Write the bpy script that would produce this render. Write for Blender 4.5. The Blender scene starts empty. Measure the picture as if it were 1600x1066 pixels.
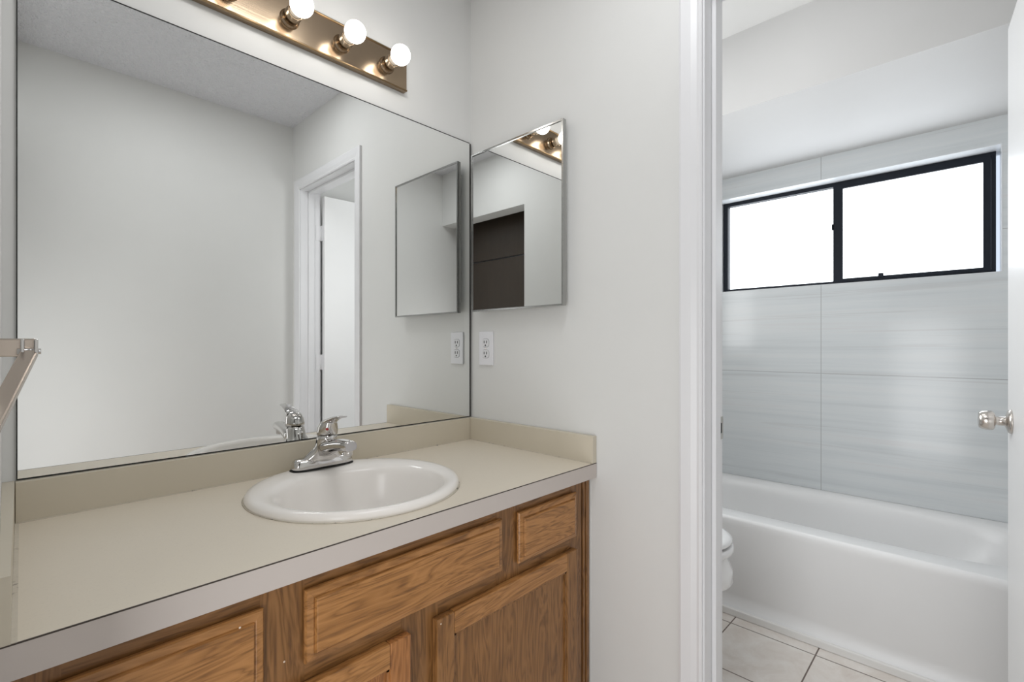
import bpy, bmesh, math, random
from mathutils import Vector, Matrix
random.seed(3)
PI = math.pi
scn = bpy.context.scene
COL = scn.collection

# ------------------------------------------------------------------ camera
cd = bpy.data.cameras.new('camera')
cam = bpy.data.objects.new('camera', cd)
COL.objects.link(cam)
cd.sensor_width = 36.0
cd.sensor_fit = 'HORIZONTAL'
cd.lens = 755.78 / 1600 * 36.0
cd.shift_y = 6.98 / 1600
cd.clip_start = 0.02
cam.location = (-1.1822, -1.34, 1.12)
cam.rotation_euler = (PI / 2, 0, math.radians(43.703 - 90))
scn.camera = cam

# ------------------------------------------------------------------ view, world, lights
vs = scn.view_settings
vs.view_transform = 'Standard'
vs.look = 'None'
vs.gamma = 1.0
vs.use_curve_mapping = False
vs.exposure = 1.0
BULB = 4.8          # radiance of the vanity globes
PANE = 1.5           # radiance of the frosted window
w = bpy.data.worlds.new('sky')
scn.world = w
w.use_nodes = True
w.node_tree.nodes['Background'].inputs[0].default_value = (0.75, 0.85, 1, 1)
w.node_tree.nodes['Background'].inputs[1].default_value = 0.5


def area(name, loc, rot, sx, sy, power, col):
    l = bpy.data.lights.new(name, 'AREA')
    l.shape = 'RECTANGLE'
    l.size, l.size_y = sx, sy
    l.energy = power
    l.color = col
    o = bpy.data.objects.new(name, l)
    o.location, o.rotation_euler = loc, rot
    COL.objects.link(o)
    return o


area('vanity_ceiling_fill', (-0.62, -0.905, 2.41), (0, 0, 0), 0.60, 0.17, 2.95, (0.97, 0.985, 1.0))  # added soft fill for counter and walls, no fixture modelled
area('passage_wall_lamp', (-1.41, -1.03, 0.72), (0, math.radians(-90), 0), 1.25, 0.46, 4.2, (0.98, 0.99, 1.0))  # unseen low panel added behind the camera to brighten lower surfaces
area('bathroom_wall_fill', (0.45, -0.03, 1.50), (math.radians(-90), 0, 0), 0.62, 0.80, 3.9, (0.98, 0.99, 1.0))  # fill added out of view above the toilet, brightens door, apron and tile
area('bathroom_ceiling_fill', (0.30, -0.72, 2.35), (0, 0, 0), 0.26, 0.60, 0.75, (0.98, 0.99, 1.0))  # extra fill added to lift the floor and tub rim, no fixture


# ------------------------------------------------------------------ materials
def mat(name, col, rough=0.5, metal=0.0, **kw):
    m = bpy.data.materials.new(name)
    m.use_nodes = True
    b = m.node_tree.nodes['Principled BSDF']
    b.inputs['Base Color'].default_value = (*col, 1)
    b.inputs['Roughness'].default_value = rough
    b.inputs['Metallic'].default_value = metal
    for k, v in kw.items():
        b.inputs[k].default_value = v
    return m


class NT:
    def __init__(s, m):
        s.t = m.node_tree
        s.b = s.t.nodes['Principled BSDF']

    def n(s, ty, **kw):
        x = s.t.nodes.new(ty)
        for k, v in kw.items():
            setattr(x, k, v)
        return x

    def l(s, a, b):
        s.t.links.new(a, b)

    def coord(s, scale=(1, 1, 1), loc=(0, 0, 0)):
        # world-space position, so that neighbouring parts share one pattern
        g = s.n('ShaderNodeNewGeometry')
        mp = s.n('ShaderNodeMapping')
        mp.inputs['Scale'].default_value = scale
        mp.inputs['Location'].default_value = loc
        s.l(g.outputs['Position'], mp.inputs['Vector'])
        return mp.outputs[0]

    def noise(s, vec, scale, detail=3, rough=0.5, dist=0.0):
        x = s.n('ShaderNodeTexNoise')
        x.inputs['Scale'].default_value = scale
        x.inputs['Detail'].default_value = detail
        x.inputs['Roughness'].default_value = rough
        x.inputs['Distortion'].default_value = dist
        s.l(vec, x.inputs['Vector'])
        return x.outputs['Fac']

    def ramp(s, fac, stops):
        r = s.n('ShaderNodeValToRGB')
        e = r.color_ramp.elements
        while len(e) < len(stops):
            e.new(0.5)
        for i, (p, c) in enumerate(stops):
            e[i].position = p
            e[i].color = (*c, 1)
        s.l(fac, r.inputs[0])
        return r.outputs[0]

    def math(s, op, a, b=None, c=None):
        x = s.n('ShaderNodeMath', operation=op)
        for i, v in enumerate((a, b, c)):
            if v is None:
                continue
            if isinstance(v, (int, float)):
                x.inputs[i].default_value = v
            else:
                s.l(v, x.inputs[i])
        return x.outputs[0]

    def mix(s, fac, a, b, blend='MIX'):
        x = s.n('ShaderNodeMix', data_type='RGBA', blend_type=blend)
        for sock, v in ((x.inputs[0], fac), (x.inputs[6], a), (x.inputs[7], b)):
            if isinstance(v, (int, float)):
                sock.default_value = v
            elif isinstance(v, tuple):
                sock.default_value = (*v, 1)
            else:
                s.l(v, sock)
        return x.outputs[2]

    def bump(s, h, strength, dist):
        x = s.n('ShaderNodeBump')
        x.inputs['Strength'].default_value = strength
        x.inputs['Distance'].default_value = dist
        s.l(h, x.inputs['Height'])
        s.l(x.outputs[0], s.b.inputs['Normal'])

    def color(s, c):
        s.l(c, s.b.inputs['Base Color'])


def paint(name, col, rough=0.55, bump=0.12):
    m = mat(name, col, rough)
    t = NT(m)
    n1 = t.noise(t.coord(), 3.0, 4, 0.6)
    c = t.mix(n1, tuple(x * 0.965 for x in col), tuple(min(1, x * 1.03) for x in col))
    t.color(c)
    t.bump(t.noise(t.coord(), 220, 2), bump, 0.0006)
    return m


M_wall = paint('wall_paint', (0.74, 0.74, 0.725))
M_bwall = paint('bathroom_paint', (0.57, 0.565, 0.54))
M_bceil = paint('bathroom_ceiling_paint', (0.80, 0.80, 0.79))
M_soffit = paint('soffit_paint', (0.68, 0.675, 0.67))
M_trim = paint('white_trim_paint', (0.78, 0.78, 0.795), 0.35, 0.05)
M_door = paint('white_door_paint', (0.85, 0.85, 0.85), 0.35, 0.05)

M_ceil = mat('textured_ceiling', (0.82, 0.82, 0.85), 0.8)
t = NT(M_ceil)
t.bump(t.math('ADD', t.noise(t.coord(), 48, 3, 0.6), t.noise(t.coord(), 110, 2)), 1.0, 0.012)

# floor tile
M_floor = mat('floor_tile', (0.5, 0.45, 0.4), 0.35)
t = NT(M_floor)
geo = t.n('ShaderNodeNewGeometry')
sep = t.n('ShaderNodeSeparateXYZ')
t.l(geo.outputs['Position'], sep.inputs[0])


def cell(t, v, off, size):
    u = t.math('DIVIDE', t.math('SUBTRACT', v, off), size)
    f = t.math('FRACT', t.math('ADD', u, 100.0))
    d = t.math('MINIMUM', f, t.math('SUBTRACT', 1.0, f))
    return t.math('MULTIPLY', d, size)


gx = cell(t, sep.outputs[0], 0.8395, 0.305)
gy = cell(t, sep.outputs[1], -0.629, 0.296)
g = t.math('LESS_THAN', t.math('MINIMUM', gx, gy), 0.0024)
c = t.ramp(t.noise(t.coord(), 9, 6, 0.65, 0.6), [(0.3, (0.70, 0.635, 0.575)), (0.5, (0.79, 0.74, 0.69)), (0.72, (0.86, 0.83, 0.79))])
t.color(t.mix(g, c, (0.16, 0.12, 0.10)))
t.bump(t.math('SUBTRACT', 1.0, g), 0.4, 0.002)

# glossy veined wall tile
M_tile = mat('wall_tile', (0.6, 0.62, 0.63), 0.15)
t = NT(M_tile)
geo = t.n('ShaderNodeNewGeometry')
sep = t.n('ShaderNodeSeparateXYZ')
t.l(geo.outputs['Position'], sep.inputs[0])
gz = cell(t, sep.outputs[2], 0.982, 0.61)
gy = cell(t, sep.outputs[1], -0.793, 1.22)
g = t.math('LESS_THAN', t.math('MINIMUM', gz, gy), 0.0014)
v1 = t.noise(t.coord((1.0, 0.55, 18)), 1.5, 6, 0.60, 0.25)
v2 = t.noise(t.coord((1.0, 0.45, 34), (3, 1, 2)), 1.4, 5, 0.60, 0.3)
c = t.ramp(v1, [(0.30, (0.62, 0.65, 0.665)), (0.47, (0.68, 0.71, 0.725)), (0.60, (0.71, 0.735, 0.745)), (0.75, (0.685, 0.685, 0.695))])
thin = t.ramp(v2, [(0.34, (0.90, 0.885, 0.88)), (0.40, (1, 1, 1))])
c = t.mix(0.8, c, thin, 'MULTIPLY')
t.color(t.mix(g, c, (0.42, 0.43, 0.44)))


# oak
def oak(name, horizontal, tone=1.0, red=0.0):
    m = mat(name, (0.3, 0.15, 0.06), 0.34)
    t = NT(m)
    s = (2.2, 16, 16) if horizontal else (16, 16, 2.2)
    s2 = (7, 190, 190) if horizontal else (190, 190, 7)
    v = t.coord(s)
    big = t.noise(v, 1.6, 3, 0.5, 1.2)
    rings = t.math('FRACT', t.math('MULTIPLY', big, 7.0))
    tri = t.math('ABSOLUTE', t.math('SUBTRACT', rings, 0.5))
    fine = t.noise(t.coord(s2), 1.0, 3, 0.6)
    f = t.math('ADD', t.math('MULTIPLY', tri, 0.9), t.math('MULTIPLY', fine, 0.75))
    a = (0.155 * tone + 0.02 * red, 0.066 * tone, 0.020 * tone)
    b = (0.32 * tone + 0.03 * red, 0.144 * tone, 0.042 * tone)
    d = (0.43 * tone + 0.04 * red, 0.203 * tone, 0.066 * tone)
    t.color(t.ramp(f, [(0.22, a), (0.50, b), (0.80, d)]))
    t.bump(fine, 0.25, 0.001)
    return m


M_oakh = oak('oak_horizontal_grain', True)
M_oakv = oak('oak_vertical_grain', False, 0.68)
M_oakf = oak('oak_face_frame', False, 0.62)
M_oakd = oak('oak_door_reddish', False, 0.85, 1.0)
M_oakfh = oak('oak_face_frame_rail', True, 0.62)
M_dark_in = mat('cabinet_inside', (0.10, 0.06, 0.035), 0.7)

# laminate counter
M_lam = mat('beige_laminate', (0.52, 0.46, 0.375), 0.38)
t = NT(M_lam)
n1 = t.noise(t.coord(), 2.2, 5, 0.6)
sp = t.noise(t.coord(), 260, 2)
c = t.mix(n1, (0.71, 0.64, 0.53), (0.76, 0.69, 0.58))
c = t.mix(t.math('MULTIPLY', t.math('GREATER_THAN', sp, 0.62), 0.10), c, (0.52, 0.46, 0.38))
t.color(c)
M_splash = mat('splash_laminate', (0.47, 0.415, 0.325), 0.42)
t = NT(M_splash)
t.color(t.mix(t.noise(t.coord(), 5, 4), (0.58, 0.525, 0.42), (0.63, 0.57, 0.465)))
M_band = mat('edge_band_laminate', (0.555, 0.50, 0.465), 0.45)
M_seam = mat('dark_laminate_seam', (0.045, 0.032, 0.024), 0.6)
M_caulk = mat('aged_caulk', (0.55, 0.5, 0.42), 0.6)
t = NT(M_caulk)
t.color(t.ramp(t.noise(t.coord(), 38, 4, 0.7), [(0.31, (0.12, 0.10, 0.08)), (0.40, (0.60, 0.545, 0.455)), (1, (0.70, 0.645, 0.55))]))

M_porc = mat('white_porcelain', (0.90, 0.865, 0.825), 0.20)
M_toilet = mat('white_toilet_china', (0.86, 0.86, 0.86), 0.08)
M_seat = mat('white_plastic_seat', (0.86, 0.86, 0.86), 0.2)
M_tub = mat('tub_enamel', (0.84, 0.84, 0.84), 0.30)
t = NT(M_tub)
t.color(t.mix(t.noise(t.coord(), 4, 5, 0.6), (0.83, 0.83, 0.83), (0.87, 0.87, 0.87)))
M_strip = mat('white_base_strip', (0.82, 0.81, 0.79), 0.4)
M_chrome = mat('chrome', (0.62, 0.605, 0.59), 0.07, 1.0)
M_nickel = mat('satin_nickel', (0.62, 0.58, 0.54), 0.24, 1.0)
M_warmn = mat('warm_brushed_nickel', (0.56, 0.485, 0.42), 0.22, 1.0)
M_brass = mat('brushed_bronze', (0.36, 0.275, 0.19), 0.20, 1.0)
t = NT(M_brass)
t.bump(t.noise(t.coord((3, 300, 300)), 1.0, 2), 0.12, 0.0006)
M_brassedge = mat('bronze_rim', (0.42, 0.29, 0.16), 0.3, 1.0)
M_mirror = mat('mirror_silver', (0.855, 0.865, 0.855), 0.0, 1.0)
M_medmirror = mat('cabinet_mirror_silver', (0.88, 0.885, 0.88), 0.0, 1.0)
M_blackedge = mat('black_mirror_edge', (0.012, 0.012, 0.012), 0.7)
M_alum = mat('polished_aluminium', (0.42, 0.42, 0.41), 0.2, 1.0)
M_channel = mat('dark_mirror_channel', (0.14, 0.14, 0.135), 0.35, 1.0)
M_box = mat('white_enamelled_steel', (0.70, 0.70, 0.68), 0.4)
M_plate = mat('white_plastic', (0.82, 0.82, 0.85), 0.3)
M_recep = mat('receptacle_plastic', (0.78, 0.78, 0.80), 0.35)
M_hole = mat('dark_slot', (0.02, 0.02, 0.02), 0.7)
M_red = mat('red_dot', (0.45, 0.02, 0.02), 0.3)
M_rubber = mat('black_gasket', (0.02, 0.02, 0.02), 0.6)
M_wframe = mat('dark_bronze_window_frame', (0.007, 0.010, 0.017), 0.5, **{'Specular IOR Level': 0.25})
M_reveal = paint('window_reveal_tile', (0.74, 0.76, 0.78), 0.25, 0.03)
M_closet = mat('dark_brown_door', (0.050, 0.036, 0.026), 0.28)
t = NT(M_closet)
t.color(t.mix(t.noise(t.coord((8, 8, 1.2)), 3, 4), (0.040, 0.029, 0.021), (0.060, 0.044, 0.032)))
M_putty = mat('pale_putty', (0.75, 0.62, 0.5), 0.5)
M_hall = paint('hall_paint', (0.74, 0.735, 0.71))

M_bulb = mat('lit_frosted_globe', (1, 1, 1), 0.3)
b = M_bulb.node_tree.nodes['Principled BSDF']
b.inputs['Emission Color'].default_value = (1.0, 0.955, 0.90, 1)
b.inputs['Emission Strength'].default_value = BULB
M_neck = mat('frosted_bulb_neck', (0.85, 0.78, 0.66), 0.4)
M_pane = mat('frosted_daylit_glass', (0.9, 0.93, 0.97), 0.25)
b = M_pane.node_tree.nodes['Principled BSDF']
b.inputs['Emission Color'].default_value = (0.90, 0.95, 1.0, 1)
b.inputs['Emission Strength'].default_value = PANE
t = NT(M_pane)
t.bump(t.noise(t.coord(), 160, 3), 0.5, 0.002)


# ------------------------------------------------------------------ mesh helpers (all coordinates in world metres)
def box(bm, x0, x1, y0, y1, z0, z1, mi=0, bevel=0.0, seg=2):
    x0, x1 = sorted((x0, x1)); y0, y1 = sorted((y0, y1)); z0, z1 = sorted((z0, z1))
    vs_ = [bm.verts.new(p) for p in ((x0, y0, z0), (x1, y0, z0), (x1, y1, z0), (x0, y1, z0), (x0, y0, z1), (x1, y0, z1), (x1, y1, z1), (x0, y1, z1))]
    fs = [bm.faces.new([vs_[i] for i in q]) for q in ((0, 3, 2, 1), (4, 5, 6, 7), (0, 1, 5, 4), (1, 2, 6, 5), (2, 3, 7, 6), (3, 0, 4, 7))]
    for f in fs:
        f.material_index = mi
    if bevel > 0:
        es = list({e for f in fs for e in f.edges})
        r = bmesh.ops.bevel(bm, geom=es, offset=bevel, segments=seg, affect='EDGES', profile=0.5)
        for f in r['faces']:
            f.material_index = mi
    return fs


def loft(bm, rings, mi=0, cap0=True, cap1=True, closed=True, smooth=True):
    R = [[bm.verts.new(p) for p in r] for r in rings]
    n = len(R[0])
    for a, b in zip(R, R[1:]):
        for i in range(n if closed else n - 1):
            j = (i + 1) % n
            try:
                f = bm.faces.new((a[i], a[j], b[j], b[i]))
                f.material_index = mi
                f.smooth = smooth
            except ValueError:
                pass
    for ok, r in ((cap0, R[0][::-1]), (cap1, R[-1])):
        if ok:
            f = bm.faces.new(r)
            f.material_index = mi
    return R


def ell(cx, cy, cz, a, b, n=32, p=2.0, axis='z', ph=0.0):
    out = []
    for i in range(n):
        th = 2 * PI * i / n + ph
        c_, s_ = math.cos(th), math.sin(th)
        u = a * math.copysign(abs(c_) ** (2 / p), c_)
        v = b * math.copysign(abs(s_) ** (2 / p), s_)
        if axis == 'z':
            out.append((cx + u, cy + v, cz))
        elif axis == 'y':
            out.append((cx + u, cy, cz + v))
        else:
            out.append((cx, cy + u, cz + v))
    return out


def lathe(bm, c, prof, axis='z', n=32, mi=0, cap0=True, cap1=True):
    """prof: list of (distance along axis, radius)"""
    rings = []
    for d, r in prof:
        if axis == 'z':
            rings.append(ell(c[0], c[1], c[2] + d, r, r, n))
        elif axis == 'y':
            rings.append(ell(c[0], c[1] + d, c[2], r, r, n, axis='y'))
        else:
            rings.append(ell(c[0] + d, c[1], c[2], r, r, n, axis='x'))
    return loft(bm, rings, mi, cap0, cap1)


def obj(name, bm, mats, parent=None, origin=None, smooth_angle=None, rot=None):
    """links bm as one mesh object; vertices are given in world coordinates"""
    if rot is not None:
        bmesh.ops.transform(bm, matrix=rot, verts=bm.verts)
    bmesh.ops.recalc_face_normals(bm, faces=bm.faces)
    o_ = Vector((0, 0, 0))
    p = parent
    while p is not None:
        o_ += p.location
        p = p.parent
    if parent is None:
        if origin is None:
            xs = [v.co for v in bm.verts]
            origin = (sum((min(v.x for v in xs), max(v.x for v in xs))) / 2, sum((min(v.y for v in xs), max(v.y for v in xs))) / 2, min(v.z for v in xs))
        o_ = Vector(origin)
    bmesh.ops.translate(bm, verts=bm.verts, vec=-o_)
    me = bpy.data.meshes.new(name)
    bm.to_mesh(me)
    bm.free()
    for m in (mats if isinstance(mats, (list, tuple)) else [mats]):
        me.materials.append(m)
    o = bpy.data.objects.new(name, me)
    COL.objects.link(o)
    if parent is None:
        o.location = o_
    else:
        o.parent = parent
    return o


def B():
    return bmesh.new()


def bx(name, m, parent, *dims, bevel=0.0, seg=2):
    bm = B()
    box(bm, *dims, bevel=bevel, seg=seg)
    return obj(name, bm, m, parent)


def tag(o, label, cat, group=None):
    o['label'] = label
    o['category'] = cat
    if group:
        o['group'] = group
    return o


def empty(name, loc, label=None, cat=None, group=None):
    o = bpy.data.objects.new(name, None)
    o.empty_display_size = 0.1
    o.location = loc
    COL.objects.link(o)
    if label:
        tag(o, label, cat, group)
    return o


def struct(o, label=None):
    o['kind'] = 'structure'
    if label:
        o['label'] = label
        o['category'] = label_cat.get(o.name.split('_')[0], 'wall')
    return o


label_cat = {'wall': 'wall', 'floor': 'floor', 'ceiling': 'ceiling', 'trim': 'trim', 'door': 'door', 'window': 'window', 'soffit': 'soffit', 'baseboard': 'baseboard'}

# ------------------------------------------------------------------ room shell
CZ = 2.416          # ceiling of the vanity room
BZ = 2.358          # ceiling of the bath
YF = -1.607         # wall behind the camera
JL, JR = -0.8625, -1.500   # faces of the door jambs
HZ = 2.022          # underside of the head jamb
WX = 1.600          # tiled window wall
WY0, WY1, WZ0, WZ1 = -1.420, -0.285, 1.4195, 1.937

bm = B(); box(bm, -2.4, 1.9, -2.7, 0.8, -0.1, 0)
struct(obj('floor', bm, M_floor), 'beige square tile floor with thin dark grout lines')
bm = B(); box(bm, -2.4, 0.0, -2.7, 0.8, CZ, CZ + 0.1)
struct(obj('ceiling', bm, M_ceil), 'grey white knockdown textured ceiling over the vanity room')
bm = B(); box(bm, 0.115, 1.9, -1.72, 0.12, BZ, BZ + 0.1)
struct(obj('ceiling_bath', bm, M_bceil), 'smooth white ceiling over the tub room')
bm = B(); box(bm, -1.305, 0.0, 0.0, 0.1, 0, CZ)
struct(obj('wall_back', bm, M_wall), 'off white painted wall carrying the big mirror and light bar')
bm = B()
box(bm, 0.0, 0.115, 0.1, JL + 0.018, 0, CZ + 0.05)
box(bm, 0.0, 0.115, JL + 0.018, JR - 0.018, HZ + 0.018, CZ + 0.05)
box(bm, 0.0, 0.115, JR - 0.018, YF, 0, CZ + 0.05)
struct(obj('wall_right', bm, M_wall), 'off white painted wall with outlet and medicine cabinet, pierced by the doorway')
bm = B(); box(bm, -2.4, 1.9, YF - 0.1, YF, 0, CZ)
struct(obj('wall_front', bm, M_wall), 'plain off white wall facing the mirror, seen in it')
bm = B()
box(bm, -1.305, -1.188, -0.763, 0.0, 0, CZ)
box(bm, -1.305, -1.188, YF, -0.763, 2.03, CZ)
struct(obj('wall_left', bm, M_wall), 'off white wall at the left end of the vanity, with an open passage')
bm = B(); box(bm, 0.115, WX, 0.0, 0.1, 0, BZ)
struct(obj('wall_bath_back', bm, M_bwall), 'off white bathroom wall behind the toilet tank')
# window wall with a hole for the window
bm = B()
X0, X1 = WX, WX + 0.17
box(bm, X0, X1, YF, 0.1, 0, WZ0)
box(bm, X0, X1, YF, 0.1, WZ1, BZ)
box(bm, X0, X1, YF, WY0, WZ0, WZ1)
box(bm, X0, X1, WY1, 0.1, WZ0, WZ1)
struct(obj('wall_window', bm, M_tile), 'tall wall of glossy grey veined tile behind the tub')
bm = B(); box(bm, 0.8195, WX, YF, 0.0, 2.051, BZ)
struct(obj('soffit', bm, [M_soffit]), 'white dropped soffit over the tub')
# passage beyond the left opening
bm = B(); box(bm, -2.4, -1.305, 0.3, 0.4, 0, CZ)
struct(obj('wall_passage', bm, M_hall), 'plain passage wall left of the vanity room')
bm = B()
box(bm, -1.50, -1.42, YF, 0.3, 2.3, CZ)
struct(obj('wall_passage_head', bm, M_hall), 'wall strip above the dark doors')
d2 = empty('door_2', (-1.45, -0.65, 0))
struct(d2, 'dark brown door beyond the left opening, seen in the cabinet mirror')
bx('lower_panel', M_closet, d2, -1.48, -1.42, YF + 0.002, 0.299, 0.002, 1.762, bevel=0.004)
bx('upper_panel', M_closet, d2, -1.48, -1.42, YF + 0.002, 0.299, 1.769, 2.299, bevel=0.004)

# door lining, stops and casings
bm = B()
box(bm, 0.0, 0.115, JL, JL + 0.018, 0, HZ + 0.018)
box(bm, 0.0, 0.115, JR, JR - 0.018, 0, HZ + 0.018)
box(bm, 0.0, 0.115, JL, JR, HZ, HZ + 0.018)
for y0, y1 in ((JL, JL - 0.011), (JR, JR + 0.011)):
    box(bm, 0.043, 0.077, y0, y1, 0, HZ, bevel=0.002)
box(bm, 0.043, 0.077, JL - 0.011, JR + 0.011, HZ - 0.011, HZ, bevel=0.002)
struct(obj('trim_1', bm, M_trim), 'white door lining with stop around the bathroom doorway')


def casing(bm, path, w_, sgn_x):
    """mitred moulding: profile (across, out) swept round the opening; path = inner edge corners"""
    prof = [(0.004, 0.0), (0.004, 0.007), (0.010, 0.010), (0.016, 0.0085), (0.030, 0.012), (w_ - 0.006, 0.0145), (w_, 0.012), (w_, 0.0)]
    (y0, y1, zt) = path
    rings = []
    for k in range(4):
        r = []
        for a, o in prof:
            if k == 0: p = (y0 + a, 0.0)
            elif k == 1: p = (y0 + a, zt + a)
            elif k == 2: p = (y1 - a, zt + a)
            else: p = (y1 - a, 0.0)
            r.append((sgn_x[0] + sgn_x[1] * o, p[0], p[1]))
        rings.append(r)
    loft(bm, rings, smooth=False)


bm = B(); casing(bm, (JL, JR, HZ), 0.060, (0.0, -1))
struct(obj('trim_2', bm, M_trim), 'white moulded casing around the bathroom doorway')
bm = B(); casing(bm, (JL, JR, HZ), 0.060, (0.115, 1))
struct(obj('trim_3', bm, M_trim), 'white casing on the bathroom side of the doorway')
# strike plate
sp_ = empty('strike_plate', (0.1, JL, 0.875), 'small steel strike plate let into the left door jamb', 'strike plate')
bm = B()
box(bm, 0.086, 0.1165, JL - 0.0015, JL, 0.876, 0.934)
loft(bm, [[(0.1165, JL - 0.0015, z), (0.1205, JL - 0.0005, z), (0.1205, JL + 0.001, z), (0.1165, JL, z)] for z in (0.882, 0.928)], smooth=False)
obj('plate', bm, M_nickel, sp_)
bx('latch_hole', M_hole, sp_, 0.095, 0.108, JL - 0.0022, JL - 0.0015, 0.892, 0.918)

# door leaf: built closed-along +x from the pivot then turned
PIV = Vector((0.122, -1.4565, 0))
ROT = Matrix.Translation(PIV) @ Matrix.Rotation(math.radians(4.4), 4, 'Z')
d1 = empty('door_1', (PIV.x, PIV.y - 0.02, 0.008))
struct(d1, 'white bathroom door standing open against the right jamb')
bm = B(); box(bm, 0.0, 0.632, -0.035, 0.0, 0.01, 2.004, bevel=0.0015)
leaf = obj('leaf', bm, M_door, d1, rot=ROT)
bm = B()
kx, kz = 0.572, 0.914
lathe(bm, (kx, 0, kz), [(0.0, 0.0325), (0.003, 0.0325), (0.007, 0.029), (0.010, 0.020), (0.013, 0.0125), (0.030, 0.0120), (0.031, 0.0125), (0.032, 0.0185), (0.035, 0.0245), (0.039, 0.0265), (0.050, 0.0262), (0.058, 0.0245), (0.0635, 0.0215), (0.0645, 0.0190)], 'y', 40)
obj('knob', bm, M_nickel, d1, rot=ROT)
bm = B()
lathe(bm, (kx, -0.035, kz), [(0.0, 0.0325), (-0.003, 0.0325), (-0.010, 0.020), (-0.013, 0.0125), (-0.030, 0.012), (-0.035, 0.0245), (-0.050, 0.0262), (-0.0635, 0.0215)], 'y', 32)
obj('knob', bm, M_nickel, d1, rot=ROT)
bm = B(); box(bm, 0.6318, 0.6335, -0.030, -0.005, kz - 0.028, kz + 0.028)
box(bm, 0.6335, 0.642, -0.024, -0.011, kz - 0.008, kz + 0.008, bevel=0.002)
obj('latch', bm, M_nickel, d1, rot=ROT)
for hz in (0.25, 1.02, 1.79):
    bm = B()
    lathe(bm, (0.1215, -1.497, hz - 0.045), [(0, 0.0055), (0.09, 0.0055)], 'z', 14)
    box(bm, 0.090, 0.121, JR, JR + 0.002, hz - 0.045, hz + 0.045)
    box(bm, 0.1215, 0.1235, -1.492, -1.462, hz - 0.045, hz + 0.045)
    obj('hinge', bm, M_trim, d1)

# ------------------------------------------------------------------ window
wn = empty('window_1', (1.69, -0.85, WZ0))
struct(wn, 'horizontal sliding window with dark frame and frosted panes above the tub')
FX = 1.688


def ring_frame(bm, x0, x1, y0, y1, z0, z1, l_, r_, t_, b_):
    """rectangular frame; l_ is the +y side, r_ the -y side"""
    box(bm, x0, x1, y0, y1, z1 - t_, z1)
    box(bm, x0, x1, y0, y1, z0, z0 + b_)
    box(bm, x0, x1, y1 - l_, y1, z0 + b_, z1 - t_)
    box(bm, x0, x1, y0, y0 + r_, z0 + b_, z1 - t_)


bm = B(); ring_frame(bm, FX, FX + 0.06, WY0 + 0.014, WY1 - 0.008, WZ0 + 0.002, WZ1 - 0.001, 0.022, 0.014, 0.020, 0.020)
box(bm, FX + 0.01, FX + 0.06, -0.846, -0.826, WZ0 + 0.02, WZ1 - 0.02)
obj('window_frame', bm, M_wframe, wn)
bm = B(); ring_frame(bm, FX - 0.004, FX + 0.024, WY0 + 0.029, -0.832, WZ0 + 0.016, WZ1 - 0.012, 0.036, 0.024, 0.026, 0.016)
sash = obj('sash', bm, M_wframe, wn)
bm = B(); box(bm, FX + 0.008, FX + 0.013, WY0 + 0.052, -0.866, WZ0 + 0.030, WZ1 - 0.036)
obj('pane', bm, M_pane, sash)
bm = B(); box(bm, FX + 0.036, FX + 0.041, -0.828, WY1 - 0.028, WZ0 + 0.020, WZ1 - 0.020)
obj('pane', bm, M_pane, wn)
bm = B()
box(bm, FX - 0.012, FX - 0.004, -1.030, -1.010, WZ0 + 0.024, WZ0 + 0.044, bevel=0.002)
box(bm, FX + 0.0, FX + 0.010, -0.829, -0.821, 1.70, 1.73, bevel=0.002)
obj('latch', bm, M_wframe, wn)
# painted reveal lining
bm = B()
box(bm, WX - 0.001, FX + 0.06, WY0, WY1, WZ1 - 0.001, WZ1 + 0.003)
box(bm, WX - 0.001, FX + 0.06, WY0, WY1, WZ0 - 0.003, WZ0 + 0.001)
box(bm, WX - 0.001, FX + 0.06, WY0 - 0.003, WY0 + 0.001, WZ0, WZ1)
box(bm, WX - 0.001, FX + 0.06, WY1 - 0.001, WY1 + 0.003, WZ0, WZ1)
obj('reveal', bm, M_reveal, wn)

# ------------------------------------------------------------------ bathtub
tub = empty('bathtub', (1.25, -0.80, 0), 'long white alcove bathtub along the tiled window wall', 'bathtub')
TX0, TX1, TY0, TY1, TZ = 0.9075, 1.597, -1.603, -0.004, 0.406
bm = B()
prof = [(0.9085, 0.004), (0.9085, 0.030), (0.916, 0.036), (0.917, 0.085), (0.9125, 0.100), (0.9105, 0.34), (0.9075, 0.372), (0.9075, 0.392), (0.9105, 0.401), (0.918, TZ)]
loft(bm, [[(x, y, z) for x, z in prof] for y in (TY0, TY1)], cap0=False, cap1=False, closed=False)
# deck + basin, ring by ring
N = 96
bcx, bcy, ba, bb = 1.283, -0.80, 0.272, 0.705


def sup(a, b, z, p, dx=0.0, dy=0.0):
    return ell(bcx + dx, bcy + dy, z, a, b, N, p)


def rect_ring(z):
    out = []
    for th in range(N):
        a_ = 2 * PI * th / N
        x, y = ba * math.copysign(abs(math.cos(a_)) ** 0.5, math.cos(a_)), bb * math.copysign(abs(math.sin(a_)) ** 0.5, math.sin(a_))
        kx_ = ((TX1 - bcx) if x > 0 else (bcx - 0.918)) / max(abs(x), 1e-6)
        ky_ = ((TY1 - bcy) if y > 0 else (bcy - TY0)) / max(abs(y), 1e-6)
        k = min(kx_, ky_)
        out.append((bcx + x * k, bcy + y * k, z))
    return out


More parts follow.
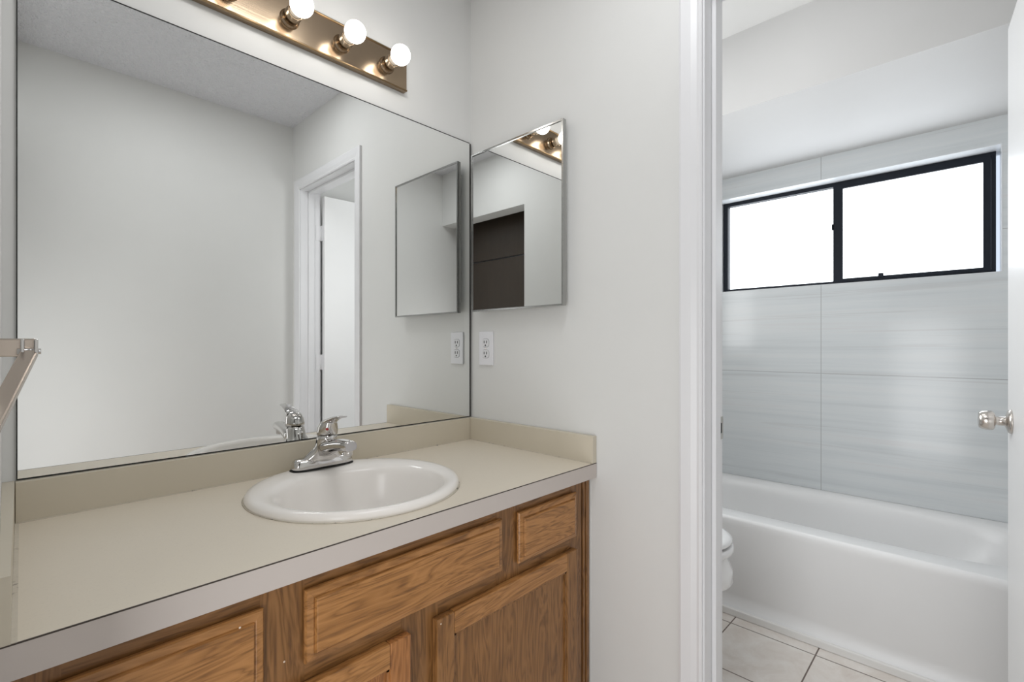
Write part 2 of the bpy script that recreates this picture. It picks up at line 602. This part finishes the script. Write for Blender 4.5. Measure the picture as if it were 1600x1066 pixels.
rings = [rect_ring(TZ), sup(ba + 0.012, bb + 0.012, TZ, 4.2), sup(ba, bb, TZ - 0.004, 4.2), sup(ba - 0.012, bb - 0.014, TZ - 0.018, 4.2),
         sup(ba - 0.024, bb - 0.035, TZ - 0.06, 4.0), sup(ba - 0.030, bb - 0.06, TZ - 0.13, 3.8), sup(ba - 0.040, bb - 0.085, TZ - 0.150, 3.6),
         sup(ba - 0.055, bb - 0.13, 0.16, 3.4), sup(ba - 0.085, bb - 0.18, 0.105, 3.2), sup(ba - 0.16, bb - 0.28, 0.088, 3.0)]
loft(bm, rings, cap0=False, cap1=True)
obj('tub_shell', bm, M_tub, tub)
bm = B(); box(bm, 0.894, 0.908, TY0, TY1, 0.0, 0.030, bevel=0.004)
obj('base_strip', bm, M_strip, tub)
bm = B(); lathe(bm, (1.30, -1.04, 0.0885), [(0, 0.034), (0.004, 0.032), (0.005, 0.022)], 'z', 24)
obj('drain', bm, M_chrome, tub)

# ------------------------------------------------------------------ toilet
wc = empty('toilet', (0.50, -0.35, 0), 'white toilet with closed lid, mostly hidden behind the door casing', 'toilet')


def egg(cx, yb, yf, a, z, n=48, p=2.2):
    out = []
    ym = yb + (yf - yb) * 0.42
    for i in range(n):
        th = 2 * PI * i / n
        c_, s_ = math.cos(th), math.sin(th)
        x = cx + a * math.copysign(abs(c_) ** (2 / p), c_)
        y = ym + ((yb - ym) if s_ > 0 else (ym - yf)) * math.copysign(abs(s_) ** (2 / p), s_)
        out.append((x, y, z * 1.085))
    return out


bm = B()
loft(bm, [egg(0.5, -0.14, -0.52, 0.115, 0.0), egg(0.5, -0.14, -0.52, 0.110, 0.10), egg(0.5, -0.14, -0.55, 0.115, 0.18), egg(0.5, -0.15, -0.68, 0.158, 0.24),
          egg(0.5, -0.17, -0.748, 0.187, 0.285), egg(0.5, -0.18, -0.746, 0.184, 0.32), egg(0.5, -0.18, -0.728, 0.174, 0.356), egg(0.5, -0.18, -0.725, 0.172, 0.3715)])
obj('bowl', bm, M_toilet, wc)
bm = B()
loft(bm, [egg(0.5, -0.20, -0.742, 0.182, 0.3745), egg(0.5, -0.20, -0.750, 0.186, 0.380), egg(0.5, -0.20, -0.750, 0.186, 0.3945), egg(0.5, -0.20, -0.744, 0.182, 0.400)])
obj('seat', bm, M_seat, wc)
bm = B()
loft(bm, [egg(0.5, -0.20, -0.738, 0.179, 0.4055), egg(0.5, -0.20, -0.746, 0.184, 0.410), egg(0.5, -0.20, -0.745, 0.184, 0.418), egg(0.5, -0.20, -0.725, 0.170, 0.427), egg(0.5, -0.22, -0.66, 0.12, 0.433)])
obj('lid', bm, M_seat, wc)
bm = B(); box(bm, 0.30, 0.70, -0.195, -0.012, 0.397, 0.72, bevel=0.018, seg=3)
obj('tank', bm, M_toilet, wc)
bm = B(); box(bm, 0.29, 0.71, -0.205, -0.008, 0.721, 0.755, bevel=0.012, seg=3)
obj('tank_lid', bm, M_toilet, wc)

# ------------------------------------------------------------------ vanity cabinet
vc = empty('vanity_cabinet', (-0.6, -0.27, 0), 'honey oak vanity cabinet under the beige countertop', 'cabinet')
CX0, CX1 = -1.187, -0.007
CTOP = 0.738
FY = -0.525
bm = B()
box(bm, CX0, CX0 + 0.016, -0.505, -0.004, 0.0, CTOP)
box(bm, CX1 - 0.016, CX1, -0.505, -0.004, 0.0, CTOP)
box(bm, CX0 + 0.016, CX1 - 0.016, -0.505, -0.004, 0.09, 0.106)
box(bm, CX0 + 0.016, CX1 - 0.016, -0.012, -0.004, 0.106, CTOP)
box(bm, CX0 + 0.016, CX1 - 0.016, -0.465, -0.45, 0.0, 0.09)
obj('carcass', bm, M_oakf, vc)
bm = B()
fy0, fy1 = -0.505, FY
for x0, x1 in ((CX0, -1.135), (-0.905, -0.835), (-0.385, -0.305), (-0.095, -0.042)):
    box(bm, x0, x1, fy0, fy1, 0.09, CTOP)
box(bm, -0.645, -0.555, fy0, fy1, 0.09, 0.61)
for z0, z1 in ((0.698, CTOP), (0.540, 0.605), (0.09, 0.13)):
    for x0, x1 in ((-1.135, -0.905), (-0.835, -0.385), (-0.305, -0.095)):
        box(bm, x0, x1, fy0, fy1 + 0.0004, z0, z1, mi=1)
obj('face_frame', bm, [M_oakf, M_oakfh], vc)
bm = B()
box(bm, -0.042, -0.036, -0.505, FY + 0.004, 0.0, CTOP)
box(bm, -0.034, -0.023, -0.505, FY - 0.001, 0.0, CTOP, bevel=0.002)
box(bm, -0.021, CX1, -0.505, FY - 0.004, 0.0, CTOP, bevel=0.002)
obj('filler_strip', bm, M_oakf, vc)


def raised_front(bm, x0, x1, z0, z1, th=0.019, e=0.016):
    """slab with a moulded, sloping edge"""
    yb, yf = FY - 0.0008, FY - th

    def r(i, y):
        return [(x0 + i, y, z0 + i), (x1 - i, y, z0 + i), (x1 - i, y, z1 - i), (x0 + i, y, z1 - i)]
    loft(bm, [r(0.003, yb), r(0.0, yb - 0.003), r(0.0, yf + 0.010), r(0.002, yf + 0.007), r(0.012, yf + 0.0042), r(0.0145, yf + 0.0055), r(0.0165, yf + 0.0008), r(0.018, yf)], smooth=False)


bm = B(); raised_front(bm, -0.316, -0.080, 0.586, 0.710)
dr = obj('drawer', bm, M_oakh, vc)
bm = B(); raised_front(bm, -0.838, -0.374, 0.588, 0.711)
obj('false_front', bm, M_oakh, vc)
bm = B(); raised_front(bm, -1.150, -0.903, 0.586, 0.708)
obj('drawer', bm, M_oakh, vc)


def door_leaf(x0, x1, z0, z1, m_fr, m_pan):
    st = 0.047
    th = 0.019
    yb, yf = FY - 0.0008, FY - th
    bm = B()
    for a, b_ in ((x0, x0 + st), (x1 - st, x1)):
        box(bm, a, b_, yb, yf, z0, z1, bevel=0.003)
    for a, b_ in ((z1 - st, z1), (z0, z0 + st)):
        box(bm, x0 + st, x1 - st, yb, yf, a, b_, mi=1, bevel=0.0018)
    # little sticking bead round the panel
    for (a0, a1, c0, c1) in ((x0 + st, x0 + st + 0.006, z0 + st, z1 - st), (x1 - st - 0.006, x1 - st, z0 + st, z1 - st), (x0 + st, x1 - st, z1 - st - 0.006, z1 - st), (x0 + st, x1 - st, z0 + st, z0 + st + 0.006)):
        box(bm, a0, a1, yb - 0.002, yf + 0.004, c0, c1)
    d = obj('door', bm, [m_fr, M_oakh], vc)
    bm = B(); box(bm, x0 + st + 0.0005, x1 - st - 0.0005, yb - 0.001, yf + 0.008, z0 + st + 0.0005, z1 - st - 0.0005)
    obj('panel', bm, m_pan, d)
    return d


door_leaf(-0.571, -0.084, 0.11, 0.555, M_oakv, M_oakv)
door_leaf(-1.118, -0.634, 0.11, 0.556, M_oakd, M_oakd)
bx('caulk_line', M_strip, vc, -0.0068, -0.0012, -0.5245, -0.515, 0.0, CTOP)
for x, y, z in ((-0.905 - 0.035, FY - 0.0195, 0.697), (-0.868, FY, 0.603), (-0.562, FY - 0.0195, 0.545)):
    bm = B(); lathe(bm, (x, y, z), [(0, 0.0018), (-0.0008, 0.0012)], 'y', 10)
    obj('putty_spot', bm, M_putty, vc)

# ------------------------------------------------------------------ countertop with a round cut-out
SX, SY, SR = -0.597, -0.268, 0.2413
CT = 0.780
ct = empty('countertop', (-0.6, -0.275, CTOP + 0.0005), 'beige laminate vanity countertop with backsplash and side splashes', 'countertop')
bm = B()
x0, x1, y0, y1 = -1.1878, -0.0015, -0.5480, -0.0015
hole = 0.222
NN = 96
angs = [2 * PI * i / NN for i in range(NN)] + [math.atan2(yy - SY, xx - SX) % (2 * PI) for xx in (x0, x1) for yy in (y0, y1)]
angs = sorted(set(round(a, 6) for a in angs))


def rect_pt(a):
    c_, s_ = math.cos(a), math.sin(a)
    k = min(((x1 - SX) if c_ > 0 else (x0 - SX)) / c_ if abs(c_) > 1e-9 else 1e9, ((y1 - SY) if s_ > 0 else (y0 - SY)) / s_ if abs(s_) > 1e-9 else 1e9)
    return SX + k * c_, SY + k * s_


zb = CTOP + 0.0005
R_ = [[(SX + hole * math.cos(a), SY + hole * math.sin(a), CT) for a in angs], [(*rect_pt(a), CT) for a in angs], [(*rect_pt(a), zb) for a in angs],
      [(SX + hole * math.cos(a), SY + hole * math.sin(a), zb) for a in angs]]
R_.append(R_[0])
loft(bm, R_, cap0=False, cap1=False, smooth=False)
bmesh.ops.remove_doubles(bm, verts=bm.verts, dist=1e-6)
obj('slab', bm, M_lam, ct)
bx('edge_band', M_band, ct, x0, x1, -0.5502, -0.5481, zb, CT - 0.0012)
bx('edge_seam', M_seam, ct, x0, x1, -0.5503, -0.5480, CT - 0.0012, CT + 0.0003)
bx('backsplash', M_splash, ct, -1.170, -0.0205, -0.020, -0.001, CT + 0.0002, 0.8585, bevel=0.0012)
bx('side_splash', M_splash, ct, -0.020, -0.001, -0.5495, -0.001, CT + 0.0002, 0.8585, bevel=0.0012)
bm = B()
vsl = [(-1.1878, -0.001), (-1.1705, -0.001), (-1.1785, -0.5495), (-1.1878, -0.5495)]
loft(bm, [[(a, b_, z) for a, b_ in vsl] for z in (CT + 0.0002, 0.8585)], smooth=False)
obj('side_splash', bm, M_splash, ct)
bm = B()
box(bm, -1.166, -0.03, -0.0225, -0.0195, CT, CT + 0.0022)
box(bm, -0.0225, -0.0195, -0.54, -0.02, CT, CT + 0.0022)
loft(bm, [[(-1.1705, -0.022, z), (-1.165, -0.022, z), (-1.173, -0.5490, z), (-1.1785, -0.5490, z)] for z in (CT, CT + 0.0012)], smooth=False)
obj('caulk', bm, M_caulk, ct)

# ------------------------------------------------------------------ sink
sk = empty('sink', (SX, SY, CT), 'round white drop in sink basin set into the beige countertop', 'sink')
bm = B()
NB = 72


def sring(k, r, z):
    """k = 0 outer circle ... 1 inner basin outline"""
    out = []
    for i in range(NB):
        th = 2 * PI * i / NB
        ox, oy = SX + SR * math.cos(th), SY + SR * math.sin(th)
        ix, iy = SX - 0.002 + 0.190 * r * math.cos(th), SY - 0.036 + 0.1715 * r * math.sin(th)
        out.append((ox + (ix - ox) * k, oy + (iy - oy) * k, z))
    return out


rings = [sring(0.10, 1, CT + 0.0008), sring(0.0, 1, CT + 0.0015), sring(0.0, 1, CT + 0.006), sring(0.06, 1, CT + 0.0125), sring(0.22, 1, CT + 0.0170), sring(0.45, 1, CT + 0.0175), sring(0.70, 1, CT + 0.0155),
         sring(0.88, 1, CT + 0.0115), sring(0.96, 1, CT + 0.0075), sring(1.0, 1, CT + 0.0035), sring(1, 0.985, CT - 0.002), sring(1, 0.965, CT - 0.011), sring(1, 0.93, CT - 0.035), sring(1, 0.86, CT - 0.075), sring(1, 0.74, CT - 0.110),
         sring(1, 0.55, CT - 0.133), sring(1, 0.30, CT - 0.143), sring(1, 0.115, CT - 0.147)]
loft(bm, rings, cap0=False, cap1=True)
# underside skin
rings = [sring(0.10, 1, CT + 0.0008), sring(0.6, 1, CT + 0.0006), sring(1, 1.05, CT - 0.010), sring(1, 1.0, CT - 0.040), sring(1, 0.93, CT - 0.085), sring(1, 0.80, CT - 0.122), sring(1, 0.58, CT - 0.145), sring(1, 0.20, CT - 0.157)]
loft(bm, rings, cap0=False, cap1=True)
obj('basin', bm, M_porc, sk)
bm = B()
rr = []
for i in range(60):
    th = 2 * PI * i / 60
    rr.append([(SX + r * math.cos(th), SY + r * math.sin(th), z) for r, z in ((SR - 0.008, CT + 0.0006), (SR - 0.008, CT + 0.002), (SR + 0.0012, CT + 0.0016), (SR + 0.0022 + 0.0012 * math.sin(5 * th), CT + 0.0004))])
rr.append(rr[0])
loft(bm, rr, cap0=False, cap1=False)
bmesh.ops.remove_doubles(bm, verts=bm.verts, dist=1e-6)
obj('caulk', bm, M_caulk, sk)
bm = B(); lathe(bm, (SX - 0.002, SY - 0.036, CT - 0.1468), [(0, 0.022), (0.003, 0.0215), (0.0035, 0.016), (0.006, 0.014)], 'z', 28)
obj('drain', bm, M_chrome, sk)

# ------------------------------------------------------------------ faucet
fx, fyb, fz = -0.598, -0.082, CT + 0.0178
fc = empty('faucet', (fx, fyb, fz), 'polished chrome single lever faucet at the back of the round sink', 'faucet')
bm = B()
loft(bm, [ell(fx, fyb, fz, 0.084, 0.0265, 48, 3.2), ell(fx, fyb, fz + 0.0012, 0.0845, 0.027, 48, 3.2)])
obj('gasket', bm, M_rubber, fc)
bm = B()
loft(bm, [ell(fx, fyb, fz + 0.0012, 0.082, 0.026, 64, 3.4), ell(fx, fyb, fz + 0.012, 0.0805, 0.0255, 64, 3.4), ell(fx, fyb, fz + 0.022, 0.0775, 0.0240, 64, 3.2), ell(fx, fyb, fz + 0.0275, 0.072, 0.0195, 64, 3.0), ell(fx, fyb, fz + 0.0285, 0.064, 0.013, 64, 2.6)])
obj('base', bm, M_chrome, fc)
# body: broad shoulder flowing up to the neck
bm = B()
prof = [(0.010, 0.062, 0.024, 0.0, 2.6), (0.027, 0.055, 0.0235, -0.002, 2.4), (0.038, 0.043, 0.0235, -0.006, 2.2), (0.049, 0.033, 0.0240, -0.012, 2.1), (0.060, 0.0265, 0.0250, -0.018, 2.0), (0.076, 0.0255, 0.0255, -0.024, 2.0), (0.088, 0.0250, 0.0250, -0.027, 2.0)]
loft(bm, [ell(fx, fyb + dy, fz + z, a, b_, 48, p) for z, a, b_, dy, p in prof])
obj('body', bm, M_chrome, fc)
# spout
bm = B()
sp = [(-0.020, 0.050, 0.026, 0.022), (-0.045, 0.058, 0.0245, 0.0195), (-0.075, 0.066, 0.022, 0.0165), (-0.105, 0.0715, 0.0195, 0.0145), (-0.130, 0.0740, 0.0180, 0.0135), (-0.148, 0.0745, 0.0170, 0.0130), (-0.155, 0.0745, 0.0150, 0.0110)]
loft(bm, [ell(fx, fyb + dy, fz + z, a, b_, 32, 2.6, 'y') for dy, z, a, b_ in sp])
so = obj('spout', bm, M_chrome, fc)
bm = B(); lathe(bm, (fx, fyb - 0.138, fz + 0.050), [(0, 0.0100), (0.0015, 0.0112), (0.008, 0.0112), (0.0085, 0.0120), (0.016, 0.0120)], 'z', 28)
obj('aerator', bm, M_chrome, so)
# lever dome + lever
bm = B()
hp = [(0.0895, 0.0258, -0.027), (0.097, 0.0262, -0.028), (0.108, 0.0250, -0.030), (0.118, 0.0220, -0.034), (0.126, 0.0175, -0.039), (0.131, 0.0110, -0.045)]
loft(bm, [ell(fx, fyb + dy, fz + z, r, r, 40) for z, r, dy in hp])
lv = [(-0.030, 0.1170, 0.0205, 0.0080), (-0.048, 0.1260, 0.0190, 0.0075), (-0.066, 0.1330, 0.0165, 0.0060), (-0.085, 0.1385, 0.0145, 0.0045), (-0.104, 0.1420, 0.0130, 0.0034), (-0.115, 0.1430, 0.0105, 0.0025)]
loft(bm, [ell(fx, fyb + dy, fz + z, a, b_, 28, 2.4, 'y') for dy, z, a, b_ in lv])
hd = obj('lever', bm, M_chrome, fc)
bm = B()
nv = Vector((-0.45, -0.88, 0.15)).normalized()
q = nv.to_track_quat('Z', 'Y').to_matrix().to_4x4()
lathe(bm, (0, 0, 0), [(-0.001, 0.0042), (0.0012, 0.0040), (0.0018, 0.0028)], 'z', 18)
obj('temperature_dot', bm, M_red, hd, rot=Matrix.Translation(Vector((fx, fyb - 0.0285, fz + 0.103)) + nv * 0.0252) @ q)
bm = B(); lathe(bm, (fx, fyb + 0.020, fz + 0.020), [(0, 0.0022), (0.048, 0.0022), (0.049, 0.0042), (0.054, 0.0042), (0.056, 0.003)], 'z', 14)
obj('lift_rod', bm, M_chrome, fc)

# ------------------------------------------------------------------ wall mirror
mr = empty('wall_mirror', (-0.59, -0.003, 0.8595), 'large frameless mirror over the vanity countertop', 'mirror')
MX0, MX1, MZ0, MZ1 = -1.1683, -0.0105, 0.8600, 1.8610
bm = B(); box(bm, MX0, MX1, -0.0055, -0.001, MZ0, MZ1)
obj('backing', bm, M_blackedge, mr)
e = 0.0016
bx('glass', M_mirror, mr, MX0 + e, MX1 - e, -0.0065, -0.0056, MZ0 + 0.0024, MZ1 - 0.0036)
bm = B(); box(bm, MX1, MX1 + 0.0045, -0.008, -0.001, MZ0, MZ1 - 0.004)
obj('edge_channel', bm, M_channel, mr)

# ------------------------------------------------------------------ medicine cabinet
mc = empty('medicine_cabinet', (-0.015, -0.25, 1.242), 'mirrored medicine cabinet with thin metal frame on the right wall', 'medicine cabinet')
bx('body', M_box, mc, -0.021, -0.0005, -0.441, -0.065, 1.280, 1.762, bevel=0.002)
DY0, DY1, DZ0, DZ1 = -0.4555, -0.0440, 1.2395, 1.7975
bm = B()
ring_frame(bm, -0.0375, -0.0225, DY0, DY1, DZ0, DZ1, 0.0055, 0.0055, 0.0055, 0.0055)
fr = obj('door_frame', bm, M_alum, mc)
bx('mirror_glass', M_medmirror, mc, -0.0345, -0.0300, DY0 + 0.0056, DY1 - 0.0056, DZ0 + 0.0056, DZ1 - 0.0056)
bx('door_back', M_box, mc, -0.0295, -0.0230, DY0 + 0.0056, DY1 - 0.0056, DZ0 + 0.0056, DZ1 - 0.0056)
bm = B()
for i in range(22):
    z = 1.285 + i * 0.0215
    lathe(bm, (-0.0215, -0.4445, z), [(0, 0.0028), (0.018, 0.0028)], 'z', 8)
obj('piano_hinge', bm, M_alum, mc)

# ------------------------------------------------------------------ outlet
oc = empty('wall_outlet', (-0.003, -0.086, 1.050), 'white duplex wall outlet below the medicine cabinet', 'outlet')
OY, OZ = -0.0865, 1.1095
bm = B(); box(bm, -0.0060, -0.0004, OY - 0.0355, OY + 0.0355, OZ - 0.060, OZ + 0.060, bevel=0.0022)
obj('cover_plate', bm, M_plate, oc)
for s_ in (1, -1):
    zc = OZ + s_ * 0.0195
    bm = B()
    loft(bm, [ell(-0.0060, OY, zc, 0.0177, 0.0152, 28, 3.2, 'x'), ell(-0.0063, OY, zc, 0.0177, 0.0152, 28, 3.2, 'x')], mi=1)
    loft(bm, [ell(-0.0062, OY, zc, 0.0170, 0.0145, 28, 3.2, 'x'), ell(-0.0075, OY, zc, 0.0168, 0.0143, 28, 3.2, 'x')], smooth=False)
    for dy in (-0.0065, 0.0065):
        box(bm, -0.0078, -0.0074, OY + dy - 0.0018, OY + dy + 0.0018, zc - 0.0015, zc + 0.0080, mi=1)
    lathe(bm, (-0.0074, OY, zc - 0.0085), [(0, 0.0031), (-0.0004, 0.0031)], 'x', 14, mi=1)
    obj('receptacle', bm, [M_recep, M_hole], oc)
bm = B(); lathe(bm, (-0.0060, OY, OZ), [(0, 0.0034), (-0.001, 0.0030)], 'x', 14)
obj('screw', bm, M_nickel, oc)

# ------------------------------------------------------------------ vanity light bar
lb = empty('vanity_light_bar', (-0.597, -0.01, 1.935), 'brushed bronze bar light with round lit globe bulbs above the mirror', 'light')
LX0, LX1, LZ0, LZ1 = -0.905, -0.290, 1.937, 2.050
bm = B()
box(bm, LX0, LX1, -0.018, -0.001, LZ0, LZ1, bevel=0.001)
obj('back_plate', bm, M_brass, lb)
bm = B()
for z in (LZ0, LZ1):
    loft(bm, [ell(x, -0.0185, z + (0.003 if z == LZ0 else -0.003), 0.003, 0.003, 12, 2, 'x') for x in (LX0, LX1)])
obj('rolled_edge', bm, M_brassedge, lb)
for x in (-0.364, -0.5115, -0.659, -0.8065):
    z = 1.9915
    bm = B()
    lathe(bm, (x, -0.018, z), [(0, 0.0255), (-0.003, 0.0250), (-0.006, 0.0215), (-0.008, 0.0205), (-0.022, 0.0200), (-0.0225, 0.0212), (-0.0265, 0.0212), (-0.027, 0.0200), (-0.040, 0.0196), (-0.040, 0.0165), (-0.030, 0.0160)], 'y', 32)
    sk_ = obj('socket', bm, M_brass, lb)
    bm = B()
    cy = -0.0965
    r0 = 0.0288
    pr = [(-0.050 + 0.0, 0.0135), (-0.060, 0.0150)]
    lathe(bm, (x, 0, z), [(-0.049, 0.0140), (-0.056, 0.0150), (-0.066, 0.0162), (-0.0732, 0.0172)], 'y', 32, cap1=False)
    nk = obj('bulb_neck', bm, M_neck, lb)
    bm = B()
    a0 = math.acos((0.0965 - 0.0672) / r0) if (0.0965 - 0.0672) < r0 else 0.5
    pts = []
    for i in range(19):
        a_ = math.radians(36) + (PI - math.radians(36)) * i / 18
        pts.append((cy + r0 * math.cos(a_), max(r0 * math.sin(a_), 0.0002)))
    lathe(bm, (x, 0, z), pts, 'y', 36)
    obj('bulb', bm, M_bulb, lb)

# ------------------------------------------------------------------ towel arm on the left wall
ta = empty('towel_arm', (-1.18, -0.69, 1.10), 'brushed nickel hinged towel arm on a bracket on the left wall', 'towel arm')
bm = B()
box(bm, -1.1878, -1.1618, -0.693, -0.668, 1.1095, 1.1265, bevel=0.0015)
obj('bracket', bm, M_warmn, ta)
bm = B()
p0, p1 = Vector((-1.1672, -0.702, 1.1125)), Vector((-1.2110, -0.900, 1.010))
d = (p1 - p0).normalized()
sd = Vector((1, 0, 0)) - d * d.x
sd.normalize()
up = d.cross(sd).normalized()
rings = []
for p, wd, tk in ((p0 - d * 0.006, 0.0052, 0.0035), (p0, 0.0060, 0.0035), (p1, 0.0060, 0.0035)):
    rings.append([tuple(p + sd * a + up * b_) for a, b_ in ((-wd, -tk), (wd, -tk), (wd, tk), (-wd, tk))])
loft(bm, rings, smooth=False)
bmesh.ops.bevel(bm, geom=list(bm.edges), offset=0.0014, segments=2, affect='EDGES', profile=0.5)
obj('arm', bm, M_warmn, ta)
bm = B()
for dx in (-0.0045, 0.0045):
    box(bm, p0.x + dx - 0.0014, p0.x + dx + 0.0014, -0.707, -0.690, 1.1100, 1.1260, bevel=0.001)
lathe(bm, (p0.x - 0.008, -0.7015, 1.1145), [(0, 0.0026), (0.016, 0.0026)], 'x', 14)
obj('hinge', bm, M_chrome, ta)
